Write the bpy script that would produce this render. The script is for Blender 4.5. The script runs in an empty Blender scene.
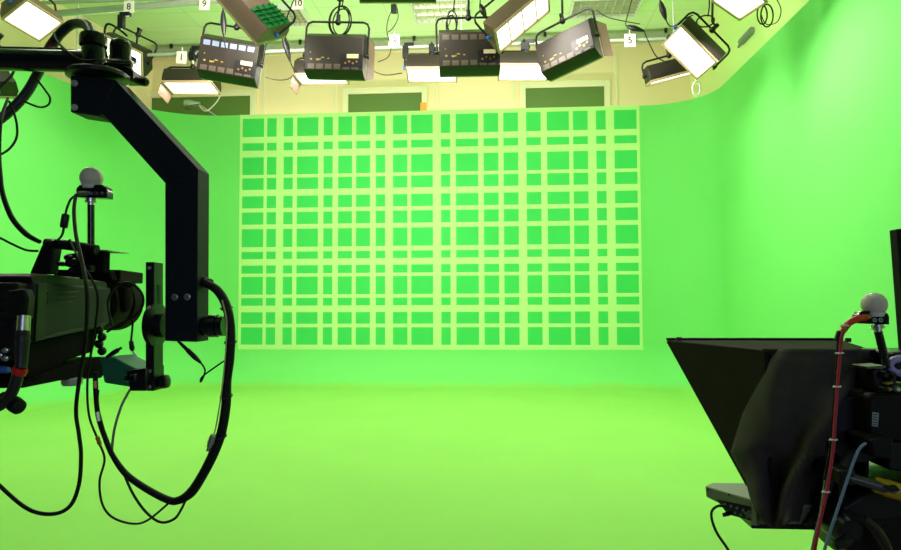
import bpy, bmesh, math, random
from mathutils import Vector, Matrix
random.seed(7)
scn = bpy.context.scene
COL = scn.collection
F, W, H = 680.0, 901, 550
VPX, HOR = 500.0, 303.0
CAM = Vector((0, 0, 1.42))
# ------------------------------------------------------------------ camera
yaw = math.atan((VPX - W / 2) / F)
pitch = math.atan((HOR - H / 2) / F)
RC = (Matrix.Rotation(yaw, 3, 'Z') @ Matrix.Rotation(math.pi / 2 + pitch, 3, 'X') @ Matrix.Rotation(math.radians(-0.2), 3, 'Z'))
cd = bpy.data.cameras.new('camera'); co = bpy.data.objects.new('camera', cd); COL.objects.link(co)
cd.sensor_width = 36; cd.lens = F / W * 36; cd.clip_start = 0.02; cd.clip_end = 100
co.matrix_world = Matrix.Translation(CAM) @ RC.to_4x4()
scn.camera = co
def ray(px, py): return RC @ Vector((px - W / 2, -(py - H / 2), -F))
def P(px, py, Y):
    d = ray(px, py); return CAM + d * (Y / d.y)
def PZ(px, py, z):
    d = ray(px, py); return CAM + d * ((z - CAM.z) / d.z)
def PP(px, py, p0, n):
    d = ray(px, py); return CAM + d * ((p0 - CAM).dot(n) / d.dot(n))
def px2m(p, Y): return p / F * Y
# ------------------------------------------------------------------ materials
MATS = {}
def mat(name, c, rough=0.5, metal=0.0, var=0.06, scale=30.0, bump=0.0, coat=0.0, emit=None, spec=0.5, bscale=None):
    if name in MATS: return MATS[name]
    m = bpy.data.materials.new(name); m.use_nodes = True; nt = m.node_tree; b = nt.nodes['Principled BSDF']
    tc = nt.nodes.new('ShaderNodeTexCoord'); nz = nt.nodes.new('ShaderNodeTexNoise'); nz.inputs['Scale'].default_value = scale
    nz.inputs['Detail'].default_value = 4
    nt.links.new(tc.outputs['Object'], nz.inputs['Vector'])
    mx = nt.nodes.new('ShaderNodeMix'); mx.data_type = 'RGBA'
    mx.inputs[6].default_value = (*[x * (1 - var) for x in c], 1); mx.inputs[7].default_value = (*[min(1, x * (1 + var)) for x in c], 1)
    nt.links.new(nz.outputs['Fac'], mx.inputs[0]); nt.links.new(mx.outputs[2], b.inputs['Base Color'])
    b.inputs['Roughness'].default_value = rough; b.inputs['Metallic'].default_value = metal
    b.inputs['Specular IOR Level'].default_value = spec
    b.inputs['Coat Weight'].default_value = coat
    if emit:
        b.inputs['Emission Color'].default_value = (*emit[:3], 1); b.inputs['Emission Strength'].default_value = emit[3]
    if bump:
        bp = nt.nodes.new('ShaderNodeBump'); bp.inputs['Strength'].default_value = bump; bp.inputs['Distance'].default_value = 0.002
        n2 = nt.nodes.new('ShaderNodeTexNoise'); n2.inputs['Scale'].default_value = bscale or scale * 8
        nt.links.new(tc.outputs['Object'], n2.inputs['Vector'])
        nt.links.new(n2.outputs['Fac'], bp.inputs['Height']); nt.links.new(bp.outputs['Normal'], b.inputs['Normal'])
    MATS[name] = m; return m
CYC = mat('chroma_paint', (0.185, 0.67, 0.165), 0.75, var=0.02, scale=1.2, bump=0.05, spec=0.15)
FLOOR = mat('chroma_floor', (0.265, 0.60, 0.11), 0.6, var=0.07, scale=1.1, bump=0.06, spec=0.2)
GDARK = mat('grid_dark', (0.06, 0.58, 0.12), 0.7, var=0.03, scale=2, spec=0.15)
GLINE = mat('grid_lime', (0.52, 0.78, 0.30), 0.7, var=0.02, scale=2, spec=0.15)
CREAM = mat('cream_wall', (0.88, 0.74, 0.46), 0.8, var=0.03, scale=1.0, bump=0.05, spec=0.2)
TRIM = mat('pale_trim', (0.78, 0.76, 0.50), 0.6, var=0.03, scale=4)
PANE = mat('dark_green_pane', (0.10, 0.19, 0.04), 0.35, var=0.1, scale=2)
BEAM = mat('black_powder_coat', (0.0042, 0.006, 0.0125), 0.6, var=0.15, scale=40, bump=0.15, bscale=700, spec=0.25)
BLACK = mat('black_metal', (0.006, 0.006, 0.008), 0.38, var=0.2, scale=20, spec=0.35)
GLOSS = mat('gloss_black', (0.005, 0.005, 0.009), 0.18, var=0.2, scale=10, spec=0.5)
RUBBER = mat('black_rubber', (0.006, 0.006, 0.007), 0.55, var=0.2, scale=50, spec=0.25)
CLOTH = mat('black_cloth', (0.062, 0.050, 0.047), 0.95, var=0.25, scale=14, bump=0.25, bscale=900, spec=0.1)
MATTE = mat('matte_black', (0.006, 0.006, 0.006), 0.9, var=0.2, scale=30, spec=0.04)
LENSM = mat('brown_black_rubber', (0.013, 0.009, 0.007), 0.8, var=0.2, scale=30, spec=0.06)
HOOD = mat('hood_fabric', (0.024, 0.018, 0.014), 0.85, var=0.2, scale=20, bump=0.15, bscale=600, spec=0.05)
BODY = mat('camera_plastic', (0.030, 0.032, 0.033), 0.65, var=0.12, scale=30, bump=0.12, bscale=500, spec=0.08)
BODY2 = mat('camera_plastic_dark', (0.008, 0.0075, 0.0065), 0.5, var=0.15, scale=30, bump=0.12, bscale=500, spec=0.15)
SILVER = mat('silver', (0.62, 0.62, 0.64), 0.28, 1.0, var=0.08, scale=40)
PIPE = mat('grey_pipe', (0.40, 0.42, 0.34), 0.6, 0.2, var=0.1, scale=20)
DSTEEL = mat('dark_steel', (0.16, 0.16, 0.15), 0.4, 0.6, var=0.1, scale=20)
STEEL = mat('dull_steel', (0.55, 0.57, 0.52), 0.45, 0.6, var=0.1, scale=20)
BRASS = mat('brass', (0.45, 0.22, 0.06), 0.35, 1.0, var=0.1, scale=40)
WHITE = mat('white_plastic', (0.75, 0.75, 0.72), 0.4, var=0.04, scale=20)
PALE = mat('pale_ball', (0.66, 0.54, 0.52), 0.35, var=0.05, scale=60, bump=0.25, bscale=260)
HOUS = mat('lamp_housing', (0.019, 0.013, 0.009), 0.5, var=0.2, scale=12, spec=0.35)
HOUSB = mat('lamp_housing_brown', (0.17, 0.10, 0.075), 0.45, var=0.12, scale=8)
RIM = mat('lamp_rim', (0.42, 0.28, 0.16), 0.4, var=0.1, scale=10)
DGREEN = mat('green_louvre', (0.01, 0.16, 0.04), 0.4, var=0.15, scale=6)
LAMP = mat('lamp_glow', (0.9, 0.88, 0.84), 0.5, emit=(1.0, 0.93, 0.84, 3.2), var=0.02)
CARD = mat('card', (0.82, 0.80, 0.66), 0.7, var=0.03, scale=20)
INK = mat('ink', (0.02, 0.02, 0.02), 0.7)
RED = mat('red_hose', (0.62, 0.012, 0.010), 0.4, var=0.08, scale=60)
MAG = mat('magenta_cable', (0.50, 0.012, 0.055), 0.4, var=0.08, scale=60)
BLUEC = mat('blue_grey_cable', (0.16, 0.21, 0.36), 0.45, var=0.08, scale=60)
GREYC = mat('grey_cable', (0.22, 0.25, 0.25), 0.5, var=0.08, scale=60)
GREY = mat('grey_green_casing', (0.17, 0.18, 0.115), 0.5, var=0.08, scale=10, bump=0.1)
GOLD = mat('yellow_tape', (0.50, 0.27, 0.015), 0.4, var=0.15, scale=40)
LILAC = mat('lilac_plastic', (0.36, 0.26, 0.62), 0.4, var=0.08, scale=20)
TEAL = mat('teal_cloth', (0.012, 0.17, 0.085), 0.6, var=0.15, scale=20, bump=0.1)
BLUE = mat('blue_plastic', (0.03, 0.13, 0.5), 0.4)
ORANGE = mat('orange_paper', (0.9, 0.38, 0.06), 0.6)
LCD = mat('pale_display', (0.62, 0.52, 0.30), 0.4)
YELLOW = mat('yellow_print', (0.34, 0.24, 0.03), 0.5)
VENT = mat('vent_metal', (0.11, 0.08, 0.055), 0.45, var=0.1)
STUD = mat('studio_floor_grey', (0.16, 0.155, 0.15), 0.5, var=0.1, scale=2)
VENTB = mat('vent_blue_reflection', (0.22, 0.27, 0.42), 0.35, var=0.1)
LOUV = mat('louvre_metal', (0.75, 0.74, 0.66), 0.22, 0.7, var=0.08, scale=8)
HOSE = mat('corrugated_hose', (0.016, 0.016, 0.020), 0.42, var=0.2, scale=60, spec=0.4)
def cyc_foot():
    m = CYC; nt = m.node_tree; b = nt.nodes['Principled BSDF']; src = b.inputs['Base Color'].links[0].from_socket
    g = nt.nodes.new('ShaderNodeNewGeometry'); sx = nt.nodes.new('ShaderNodeSeparateXYZ'); nt.links.new(g.outputs['Position'], sx.inputs[0])
    nz = nt.nodes.new('ShaderNodeTexNoise'); nz.inputs['Scale'].default_value = 1.3; nt.links.new(g.outputs['Position'], nz.inputs['Vector'])
    ad = nt.nodes.new('ShaderNodeMath'); ad.operation = 'MULTIPLY_ADD'; ad.inputs[1].default_value = -0.14; nt.links.new(nz.outputs['Fac'], ad.inputs[0]); nt.links.new(sx.outputs['Z'], ad.inputs[2])
    mr = nt.nodes.new('ShaderNodeMapRange'); mr.inputs[1].default_value = -.06; mr.inputs[2].default_value = 0.02; nt.links.new(ad.outputs[0], mr.inputs[0])
    mx = nt.nodes.new('ShaderNodeMix'); mx.data_type = 'RGBA'; mx.inputs[6].default_value = (0.265, 0.60, 0.11, 1); nt.links.new(mr.outputs[0], mx.inputs[0])
    nt.links.new(src, mx.inputs[7]); nt.links.new(mx.outputs[2], b.inputs['Base Color'])
cyc_foot()
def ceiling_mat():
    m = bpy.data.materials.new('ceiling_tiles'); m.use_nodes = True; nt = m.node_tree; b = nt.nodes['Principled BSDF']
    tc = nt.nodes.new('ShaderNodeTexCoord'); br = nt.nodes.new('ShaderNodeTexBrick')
    br.offset = 0.0; br.inputs['Color1'].default_value = (0.66, 0.92, 0.50, 1); br.inputs['Color2'].default_value = (0.62, 0.88, 0.47, 1)  # green bounce light from the set is put into the tile colours
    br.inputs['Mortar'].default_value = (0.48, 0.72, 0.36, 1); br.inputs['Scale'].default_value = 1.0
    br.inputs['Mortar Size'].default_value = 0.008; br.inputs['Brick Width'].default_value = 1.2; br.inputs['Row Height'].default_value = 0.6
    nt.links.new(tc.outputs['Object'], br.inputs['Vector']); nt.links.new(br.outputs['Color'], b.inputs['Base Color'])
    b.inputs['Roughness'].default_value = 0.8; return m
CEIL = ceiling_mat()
# ------------------------------------------------------------------ mesh builder
WL = {}
class MB:
    def __init__(s): s.bm = bmesh.new()
    def face(s, pts, mi=0):
        f = s.bm.faces.new([s.bm.verts.new(p) for p in pts]); f.material_index = mi; return s
    def hexa(s, b, t, mi=0):                       # two equal rings -> closed solid
        n = len(b); vb = [s.bm.verts.new(p) for p in b]; vt = [s.bm.verts.new(p) for p in t]
        fs = [s.bm.faces.new(vb[::-1]), s.bm.faces.new(vt)]
        for i in range(n): fs.append(s.bm.faces.new((vb[i], vb[(i + 1) % n], vt[(i + 1) % n], vt[i])))
        for f in fs: f.material_index = mi
        return s
    def prism(s, pts, ext, mi=0):
        e = Vector(ext); return s.hexa([Vector(p) for p in pts], [Vector(p) + e for p in pts], mi)
    def box(s, c, ax, ay, az, mi=0):               # centre and three half-axis vectors
        c, ax, ay, az = map(Vector, (c, ax, ay, az))
        return s.hexa([c - ax - ay - az, c + ax - ay - az, c + ax + ay - az, c - ax + ay - az],
                      [c - ax - ay + az, c + ax - ay + az, c + ax + ay + az, c - ax + ay + az], mi)
    def abox(s, c, sx, sy, sz, mi=0): return s.box(c, (sx / 2, 0, 0), (0, sy / 2, 0), (0, 0, sz / 2), mi)
    def cyl(s, a, b, r0, r1=None, n=20, mi=0):
        return s.lathe(a, Vector(b) - Vector(a), [(0, r0), (1, r0 if r1 is None else r1)], n, mi)
    def lathe(s, a, d, prof, n=24, mi=0):          # profile (t along d, radius)
        a = Vector(a); d = Vector(d); z = d.normalized(); x = z.orthogonal().normalized(); y = z.cross(x)
        rings = []
        for t, r in prof:
            c = a + d * t
            rings.append([s.bm.verts.new(c + (x * math.cos(2 * math.pi * i / n) + y * math.sin(2 * math.pi * i / n)) * max(r, 1e-5)) for i in range(n)])
        fs = [s.bm.faces.new(rings[0][::-1]), s.bm.faces.new(rings[-1])]
        for q in range(len(rings) - 1):
            for i in range(n): fs.append(s.bm.faces.new((rings[q][i], rings[q][(i + 1) % n], rings[q + 1][(i + 1) % n], rings[q + 1][i])))
        for f in fs: f.material_index = mi
        return s
    def ball(s, c, r, u=24, v=14, sq=1.0):
        return s.lathe(Vector(c) - Vector((0, 0, r * sq)), (0, 0, 2 * r * sq), [((1 - math.cos(math.pi * k / v)) / 2, r * math.sin(math.pi * k / v)) for k in range(v + 1)], u)
    def tube(s, pts, r, n=10, steps=8, closed=False, smooth=True, ripple=0):
        pts = [Vector(p) for p in pts]
        rr = r if isinstance(r, (list, tuple)) else [r] * len(pts)
        line, rad = [], []
        if smooth and len(pts) > 2:
            m = len(pts)
            for i in range(m if closed else m - 1):
                if closed: p0, p1, p2, p3 = pts[i - 1], pts[i], pts[(i + 1) % m], pts[(i + 2) % m]
                else: p0, p1, p2, p3 = pts[max(i - 1, 0)], pts[i], pts[i + 1], pts[min(i + 2, m - 1)]
                for k in range(steps):
                    t = k / steps
                    line.append(0.5 * ((2 * p1) + (p2 - p0) * t + (2 * p0 - 5 * p1 + 4 * p2 - p3) * t * t + (3 * p1 - p0 - 3 * p2 + p3) * t ** 3))
                    rad.append(rr[i] * (1 - t) + rr[(i + 1) % m] * t)
            if not closed: line.append(pts[-1]); rad.append(rr[-1])
        else: line, rad = pts, rr
        if ripple: rad = [q * (1 + ripple * (k % 2)) for k, q in enumerate(rad)]
        m = len(line); rings = []; prev = None
        for i in range(m):
            if closed: t = (line[(i + 1) % m] - line[i - 1]).normalized()
            else: t = (line[min(i + 1, m - 1)] - line[max(i - 1, 0)]).normalized()
            x = t.orthogonal() if prev is None else prev - t * prev.dot(t)
            x = x.normalized(); prev = x; y = t.cross(x)
            rings.append([s.bm.verts.new(line[i] + (x * math.cos(2 * math.pi * k / n) + y * math.sin(2 * math.pi * k / n)) * rad[i]) for k in range(n)])
        for i in range(m if closed else m - 1):
            A, B = rings[i], rings[(i + 1) % m]
            for k in range(n): s.bm.faces.new((A[k], A[(k + 1) % n], B[(k + 1) % n], B[k]))
        if not closed: s.bm.faces.new(rings[0][::-1]); s.bm.faces.new(rings[-1])
        return s
    def build(s, name, m, parent=None, bevel=0.0, solid=0.0, angle=38, subsurf=0):
        bmesh.ops.recalc_face_normals(s.bm, faces=s.bm.faces)
        vs = [v.co for v in s.bm.verts]
        if parent is not None: org = WL[parent]
        else:
            lo = Vector([min(v[i] for v in vs) for i in range(3)]); hi = Vector([max(v[i] for v in vs) for i in range(3)])
            org = Vector(((lo.x + hi.x) / 2, (lo.y + hi.y) / 2, lo.z))
        for v in s.bm.verts: v.co -= org
        me = bpy.data.meshes.new(name); s.bm.to_mesh(me); s.bm.free()
        for p in me.polygons: p.use_smooth = True
        me.set_sharp_from_angle(angle=math.radians(angle))
        for q in (m if isinstance(m, (list, tuple)) else [m]): me.materials.append(q)
        o = bpy.data.objects.new(name, me); COL.objects.link(o)
        if parent is not None: o.parent = parent
        else: o.location = org
        WL[o] = org
        if solid:
            md = o.modifiers.new('solid', 'SOLIDIFY'); md.thickness = solid; md.offset = 0
        if bevel:
            md = o.modifiers.new('bevel', 'BEVEL'); md.width = bevel; md.segments = 2; md.limit_method = 'ANGLE'; md.angle_limit = math.radians(35)
        if subsurf:
            md = o.modifiers.new('sub', 'SUBSURF'); md.levels = subsurf; md.render_levels = subsurf
        return o
def tag(o, label, cat, group=None):
    o['label'] = label; o['category'] = cat
    if group: o['group'] = group
    return o
def thing(name, label, cat, loc, group=None):
    o = bpy.data.objects.new(name, None); COL.objects.link(o); o.location = loc; o.empty_display_size = 0.1
    WL[o] = Vector(loc); return tag(o, label, cat, group)
def struct(o): o['kind'] = 'structure'; return o
def cable(name, pts, r, m, label, group=None, n=8, cat='cable', **k):
    return tag(MB().tube(pts, r, n, **k).build(name, m), label, cat, group)
def pl(l, Y): return [P(q[0], q[1], q[2] if len(q) > 2 else Y) for q in l]
def text(s, size, c, rx, parent, m=INK, ry=0.0, name='number'):
    cu = bpy.data.curves.new('t', 'FONT'); cu.body = s; cu.size = size; cu.align_x = 'CENTER'; cu.align_y = 'CENTER'; cu.extrude = 0.0006; cu.offset = size * 0.012
    to = bpy.data.objects.new('t', cu); COL.objects.link(to)
    dg = bpy.context.evaluated_depsgraph_get(); me = bpy.data.meshes.new_from_object(to.evaluated_get(dg)); me.name = name
    bpy.data.objects.remove(to); me.materials.clear(); me.materials.append(m)
    M = Matrix.Translation(Vector(c) - WL[parent]) @ Matrix.Rotation(ry, 4, 'Z') @ Matrix.Rotation(math.pi / 2, 4, 'X') @ Matrix.Rotation(rx, 4, 'Z')
    me.transform(M); o = bpy.data.objects.new(name, me); COL.objects.link(o); o.parent = parent; WL[o] = WL[parent]; return o

# ================================================================== the room
D = 12.0
ZTOP = P(252, 114.8, D).z
RF = 0.70
def sweep(name, path, m=CYC):
    prof = [(RF * (1 - math.sin(k / 10 * math.pi / 2)), RF * (1 - math.cos(k / 10 * math.pi / 2))) for k in range(11)] + [(0, 1.6), (0, 3.0), (0, ZTOP - 0.005), (-0.005, ZTOP), (-0.06, ZTOP), (-0.06, 0.0)]
    b = MB(); rows = []
    for (p, n) in path: rows.append([b.bm.verts.new((p[0] + n[0] * o, p[1] + n[1] * o, z)) for o, z in prof])
    for A, B in zip(rows, rows[1:]):
        for k in range(len(prof) - 1): b.bm.faces.new((A[k], A[k + 1], B[k + 1], B[k]))
    return struct(b.build(name, m, angle=50))
XR, RR = 3.55, 1.0
XL, RL, AL = -5.0, 1.6, math.radians(80)
lp = []
for k in range(17):
    a = AL * k / 16; lp.append(((XL - RL * math.sin(a), D - RL * (1 - math.cos(a))), (math.sin(a), -math.cos(a))))
e = lp[-1]; dl = Vector((-math.cos(AL), -math.sin(AL)))
for t in (1, 3, 5.5): lp.append(((e[0][0] + dl.x * t, e[0][1] + dl.y * t), e[1]))
sweep('wall_cyclorama_left', lp[::-1])
sweep('wall_cyclorama_back', [((x, D), (0, -1)) for x in (XL, -3, -1, 1, XR - RR)])
rp = [((XR - RR + RR * math.sin(a), D - RR + RR * math.cos(a)), (-math.sin(a), -math.cos(a))) for a in [math.pi / 2 * k / 14 for k in range(15)]]
rp += [((XR, y), (-1, 0)) for y in (9, 7, 5)]
sweep('wall_cyclorama_right', rp)
struct(MB().prism([(-11, 2.8, -0.1), (7, 2.8, -0.1), (7, 14, -0.1), (-11, 14, -0.1)], (0, 0, 0.1)).build('floor_chroma', FLOOR))
struct(MB().prism([(-11, -4, -0.1), (7, -4, -0.1), (7, 2.8, -0.1), (-11, 2.8, -0.1)], (0, 0, 0.1)).build('floor', STUD))
YB = 13.5; HC = P(500, 43, YB).z
XRW = P(689, 43, YB).x; XLW = P(153, 47, YB).x
struct(MB().prism([(-11, YB, 0), (7, YB, 0), (7, YB + 0.2, 0), (-11, YB + 0.2, 0)], (0, 0, HC)).build('wall_back', CREAM))
struct(MB().prism([(XRW, -4, 0), (XRW + 0.2, -4, 0), (XRW + 0.2, YB, 0), (XRW, YB, 0)], (0, 0, HC)).build('wall_right', mat('wall_bounce_tint', (.72, .86, .36), .8, var=.03, scale=1.0, spec=.2)))  # cream wall with green bounce light mixed into its colour
lw0 = Vector((XLW, YB)); lw1 = lw0 + dl * 17.5
struct(MB().prism([(lw0.x, lw0.y, 0), (lw1.x, lw1.y, 0), (lw1.x - .2, lw1.y, 0), (lw0.x - .2, lw0.y, 0)], (0, 0, HC)).build('wall_left', CREAM))
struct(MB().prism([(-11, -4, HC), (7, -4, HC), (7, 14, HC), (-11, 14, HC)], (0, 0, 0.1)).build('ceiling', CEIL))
# windows of the real wall, seen above the cyclorama
for i, (x0, x1, yt) in enumerate(((150, 251, 98.5), (348.5, 422, 94.5), (525.5, 604, 88.5)), 1):
    a, b = P(x0, yt, YB), P(x1, yt, YB); zt = a.z; zb = zt - 1.5; t = 0.12
    w = struct(MB().prism([(a.x, YB - .012, zb), (b.x, YB - .012, zb), (b.x, YB - .012, zt), (a.x, YB - .012, zt)], (0, 0.01, 0)).build('window_%d' % i, PANE))
    f = MB()
    for (xa, xb, za, zc) in ((a.x - t, a.x, zb - t, zt + t), (b.x, b.x + t, zb - t, zt + t), (a.x, b.x, zt, zt + t), (a.x, b.x, zb - t, zb)):
        f.abox(((xa + xb) / 2, YB - .03, (za + zc) / 2), xb - xa, .06, zc - za)
    f.build('window_frame', TRIM, w, bevel=.006)
for i, x in enumerate((264, 336, 437, 513, 616), 1):
    a = P(x, 70, YB); struct(MB().abox((a.x, YB - .012, 3.2), .05, .024, 6.3).build('trim_%d' % i, TRIM))
a = P(500, 43, YB)
struct(MB().abox(((XLW + XRW) / 2, YB - .02, HC - .06), XRW - XLW, .04, .12).build('trim_%d' % 6, TRIM))
# painted tracking grid on the back of the cyclorama
cols = [(242.8, 264.1), (267.3, 276.6), (283.9, 293.1), (297.3, 318.4), (323.7, 332.9), (338.3, 352.2), (356.2, 370.2), (375.9, 385.2), (393, 407.3), (411.1, 432.7),
        (440.8, 450.1), (455.7, 478), (483.4, 498.2), (503.3, 518), (526.1, 540.7), (546.8, 568.9), (572.9, 587.7), (596, 605.7), (614.1, 636.6)]
rows = [(118.7, 137.1), (143.2, 150.8), (157.4, 175), (178.3, 189.9), (196.3, 208.3), (212.5, 224.6), (229.2, 247.2), (251.9, 259.2), (265.6, 273.6), (276.9, 294.6), (298.1, 305.7), (312.3, 323.8), (327.4, 344.6)]
YG = D - 0.008
xs = [P(240.1, 120, YG).x] + [P(v, 124, YG).x for c in cols for v in c] + [P(639.5, 120, YG).x]
zs = [ZTOP] + [P(252, v, YG).z for c in rows for v in c] + [P(252, 349.3, YG).z]
g = MB()
gv = [[g.bm.verts.new((x, YG, z)) for z in zs] for x in xs]
for i in range(len(xs) - 1):
    for j in range(len(zs) - 1):
        f = g.bm.faces.new((gv[i][j], gv[i + 1][j], gv[i + 1][j + 1], gv[i][j + 1])); f.material_index = 1 if (i % 2 and j % 2) else 0
edge = [v for v in ([gv[i][0] for i in range(len(xs))] + [gv[-1][j] for j in range(1, len(zs))] + [gv[i][-1] for i in range(len(xs) - 2, -1, -1)] + [gv[0][j] for j in range(len(zs) - 2, 0, -1)])]
bk = [g.bm.verts.new((v.co.x, D - .001, v.co.z)) for v in edge]
for i in range(len(edge)): g.bm.faces.new((edge[i], edge[(i + 1) % len(edge)], bk[(i + 1) % len(edge)], bk[i]))
tag(g.build('tracking_grid', [GLINE, GDARK]), 'large lime-lined grid of deep green rectangles on the back green-screen wall', 'tracking grid')
tag(MB().abox(P(423.5, 106.5, YB - .066), .13, .01, .16).build('paper_note', ORANGE), 'small orange note at the corner of the middle dark window', 'note')
# cable tray and hangers near the back ceiling
ct = thing('cable_tray', 'pale perforated cable tray running along back wall under the ceiling', 'cable tray', P(400, 45, 13.1))
a, b = P(150, 50.5, 13.1), P(686, 38, 13.1); zt = P(400, 45, 13.1).z
MB().abox(((a.x + b.x) / 2, 13.1, zt), b.x - a.x, .16, .14).build('channel', PIPE, ct, bevel=.006)
for px in (171, 300, 414, 545, 666):
    q = P(px, 35, 13.0); MB().abox((q.x, 13.02, (zt + HC) / 2 + .02), .05, .05, HC - zt - .04).build('hanger', BLACK, ct)
# louvred ceiling luminaires
def louvre(px0, px1, py0, py1, label, lit):
    z = HC - .05
    a, b, c, d = PZ(px0, py1, z), PZ(px1, py1, z), PZ(px1, py0, z), PZ(px0, py0, z)
    x0, x1, y1, y0 = (a.x + d.x) / 2, (b.x + c.x) / 2, (c.y + d.y) / 2, (a.y + b.y) / 2
    if y0 > y1: y0, y1 = y1, y0
    t = thing('ceiling_light', label, 'ceiling light', ((x0 + x1) / 2, (y0 + y1) / 2, HC), 'louvred ceiling lights')
    m = MB()
    for (cx, cy, sx, sy) in ((x0, (y0 + y1) / 2, .03, y1 - y0), (x1, (y0 + y1) / 2, .03, y1 - y0), ((x0 + x1) / 2, y0, x1 - x0, .03), ((x0 + x1) / 2, y1, x1 - x0, .03)):
        m.abox((cx, cy, HC - .06), sx, sy, .12)
    m.build('frame', WHITE, t)
    m = MB()
    for i in range(1, 8): m.abox((x0 + (x1 - x0) * i / 8, (y0 + y1) / 2, HC - .08), .015, y1 - y0 - .03, .06)
    for i in range(1, 6): m.abox(((x0 + x1) / 2, y0 + (y1 - y0) * i / 6, HC - .082), x1 - x0 - .03, .015, .06)
    m.build('louvre', LOUV, t)
    m = MB()
    for k in (1, 3, 5): m.cyl((x0 + .04, y0 + (y1 - y0) * k / 6, HC - .035), (x1 - .04, y0 + (y1 - y0) * k / 6, HC - .035), .016, n=10)
    m.build('fluorescent_tube', LAMP if lit else WHITE, t)
louvre(262, 306, 6, 23, 'dark louvred ceiling light with bluish glints beside the card numbered 10', False)
louvre(413, 468, -3, 19, 'brightly lit louvred ceiling light above the central upright lamp back', True)
louvre(572, 638, -4, 14, 'louvred ceiling light above the tilted black lamp with glowing right end', False)

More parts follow.
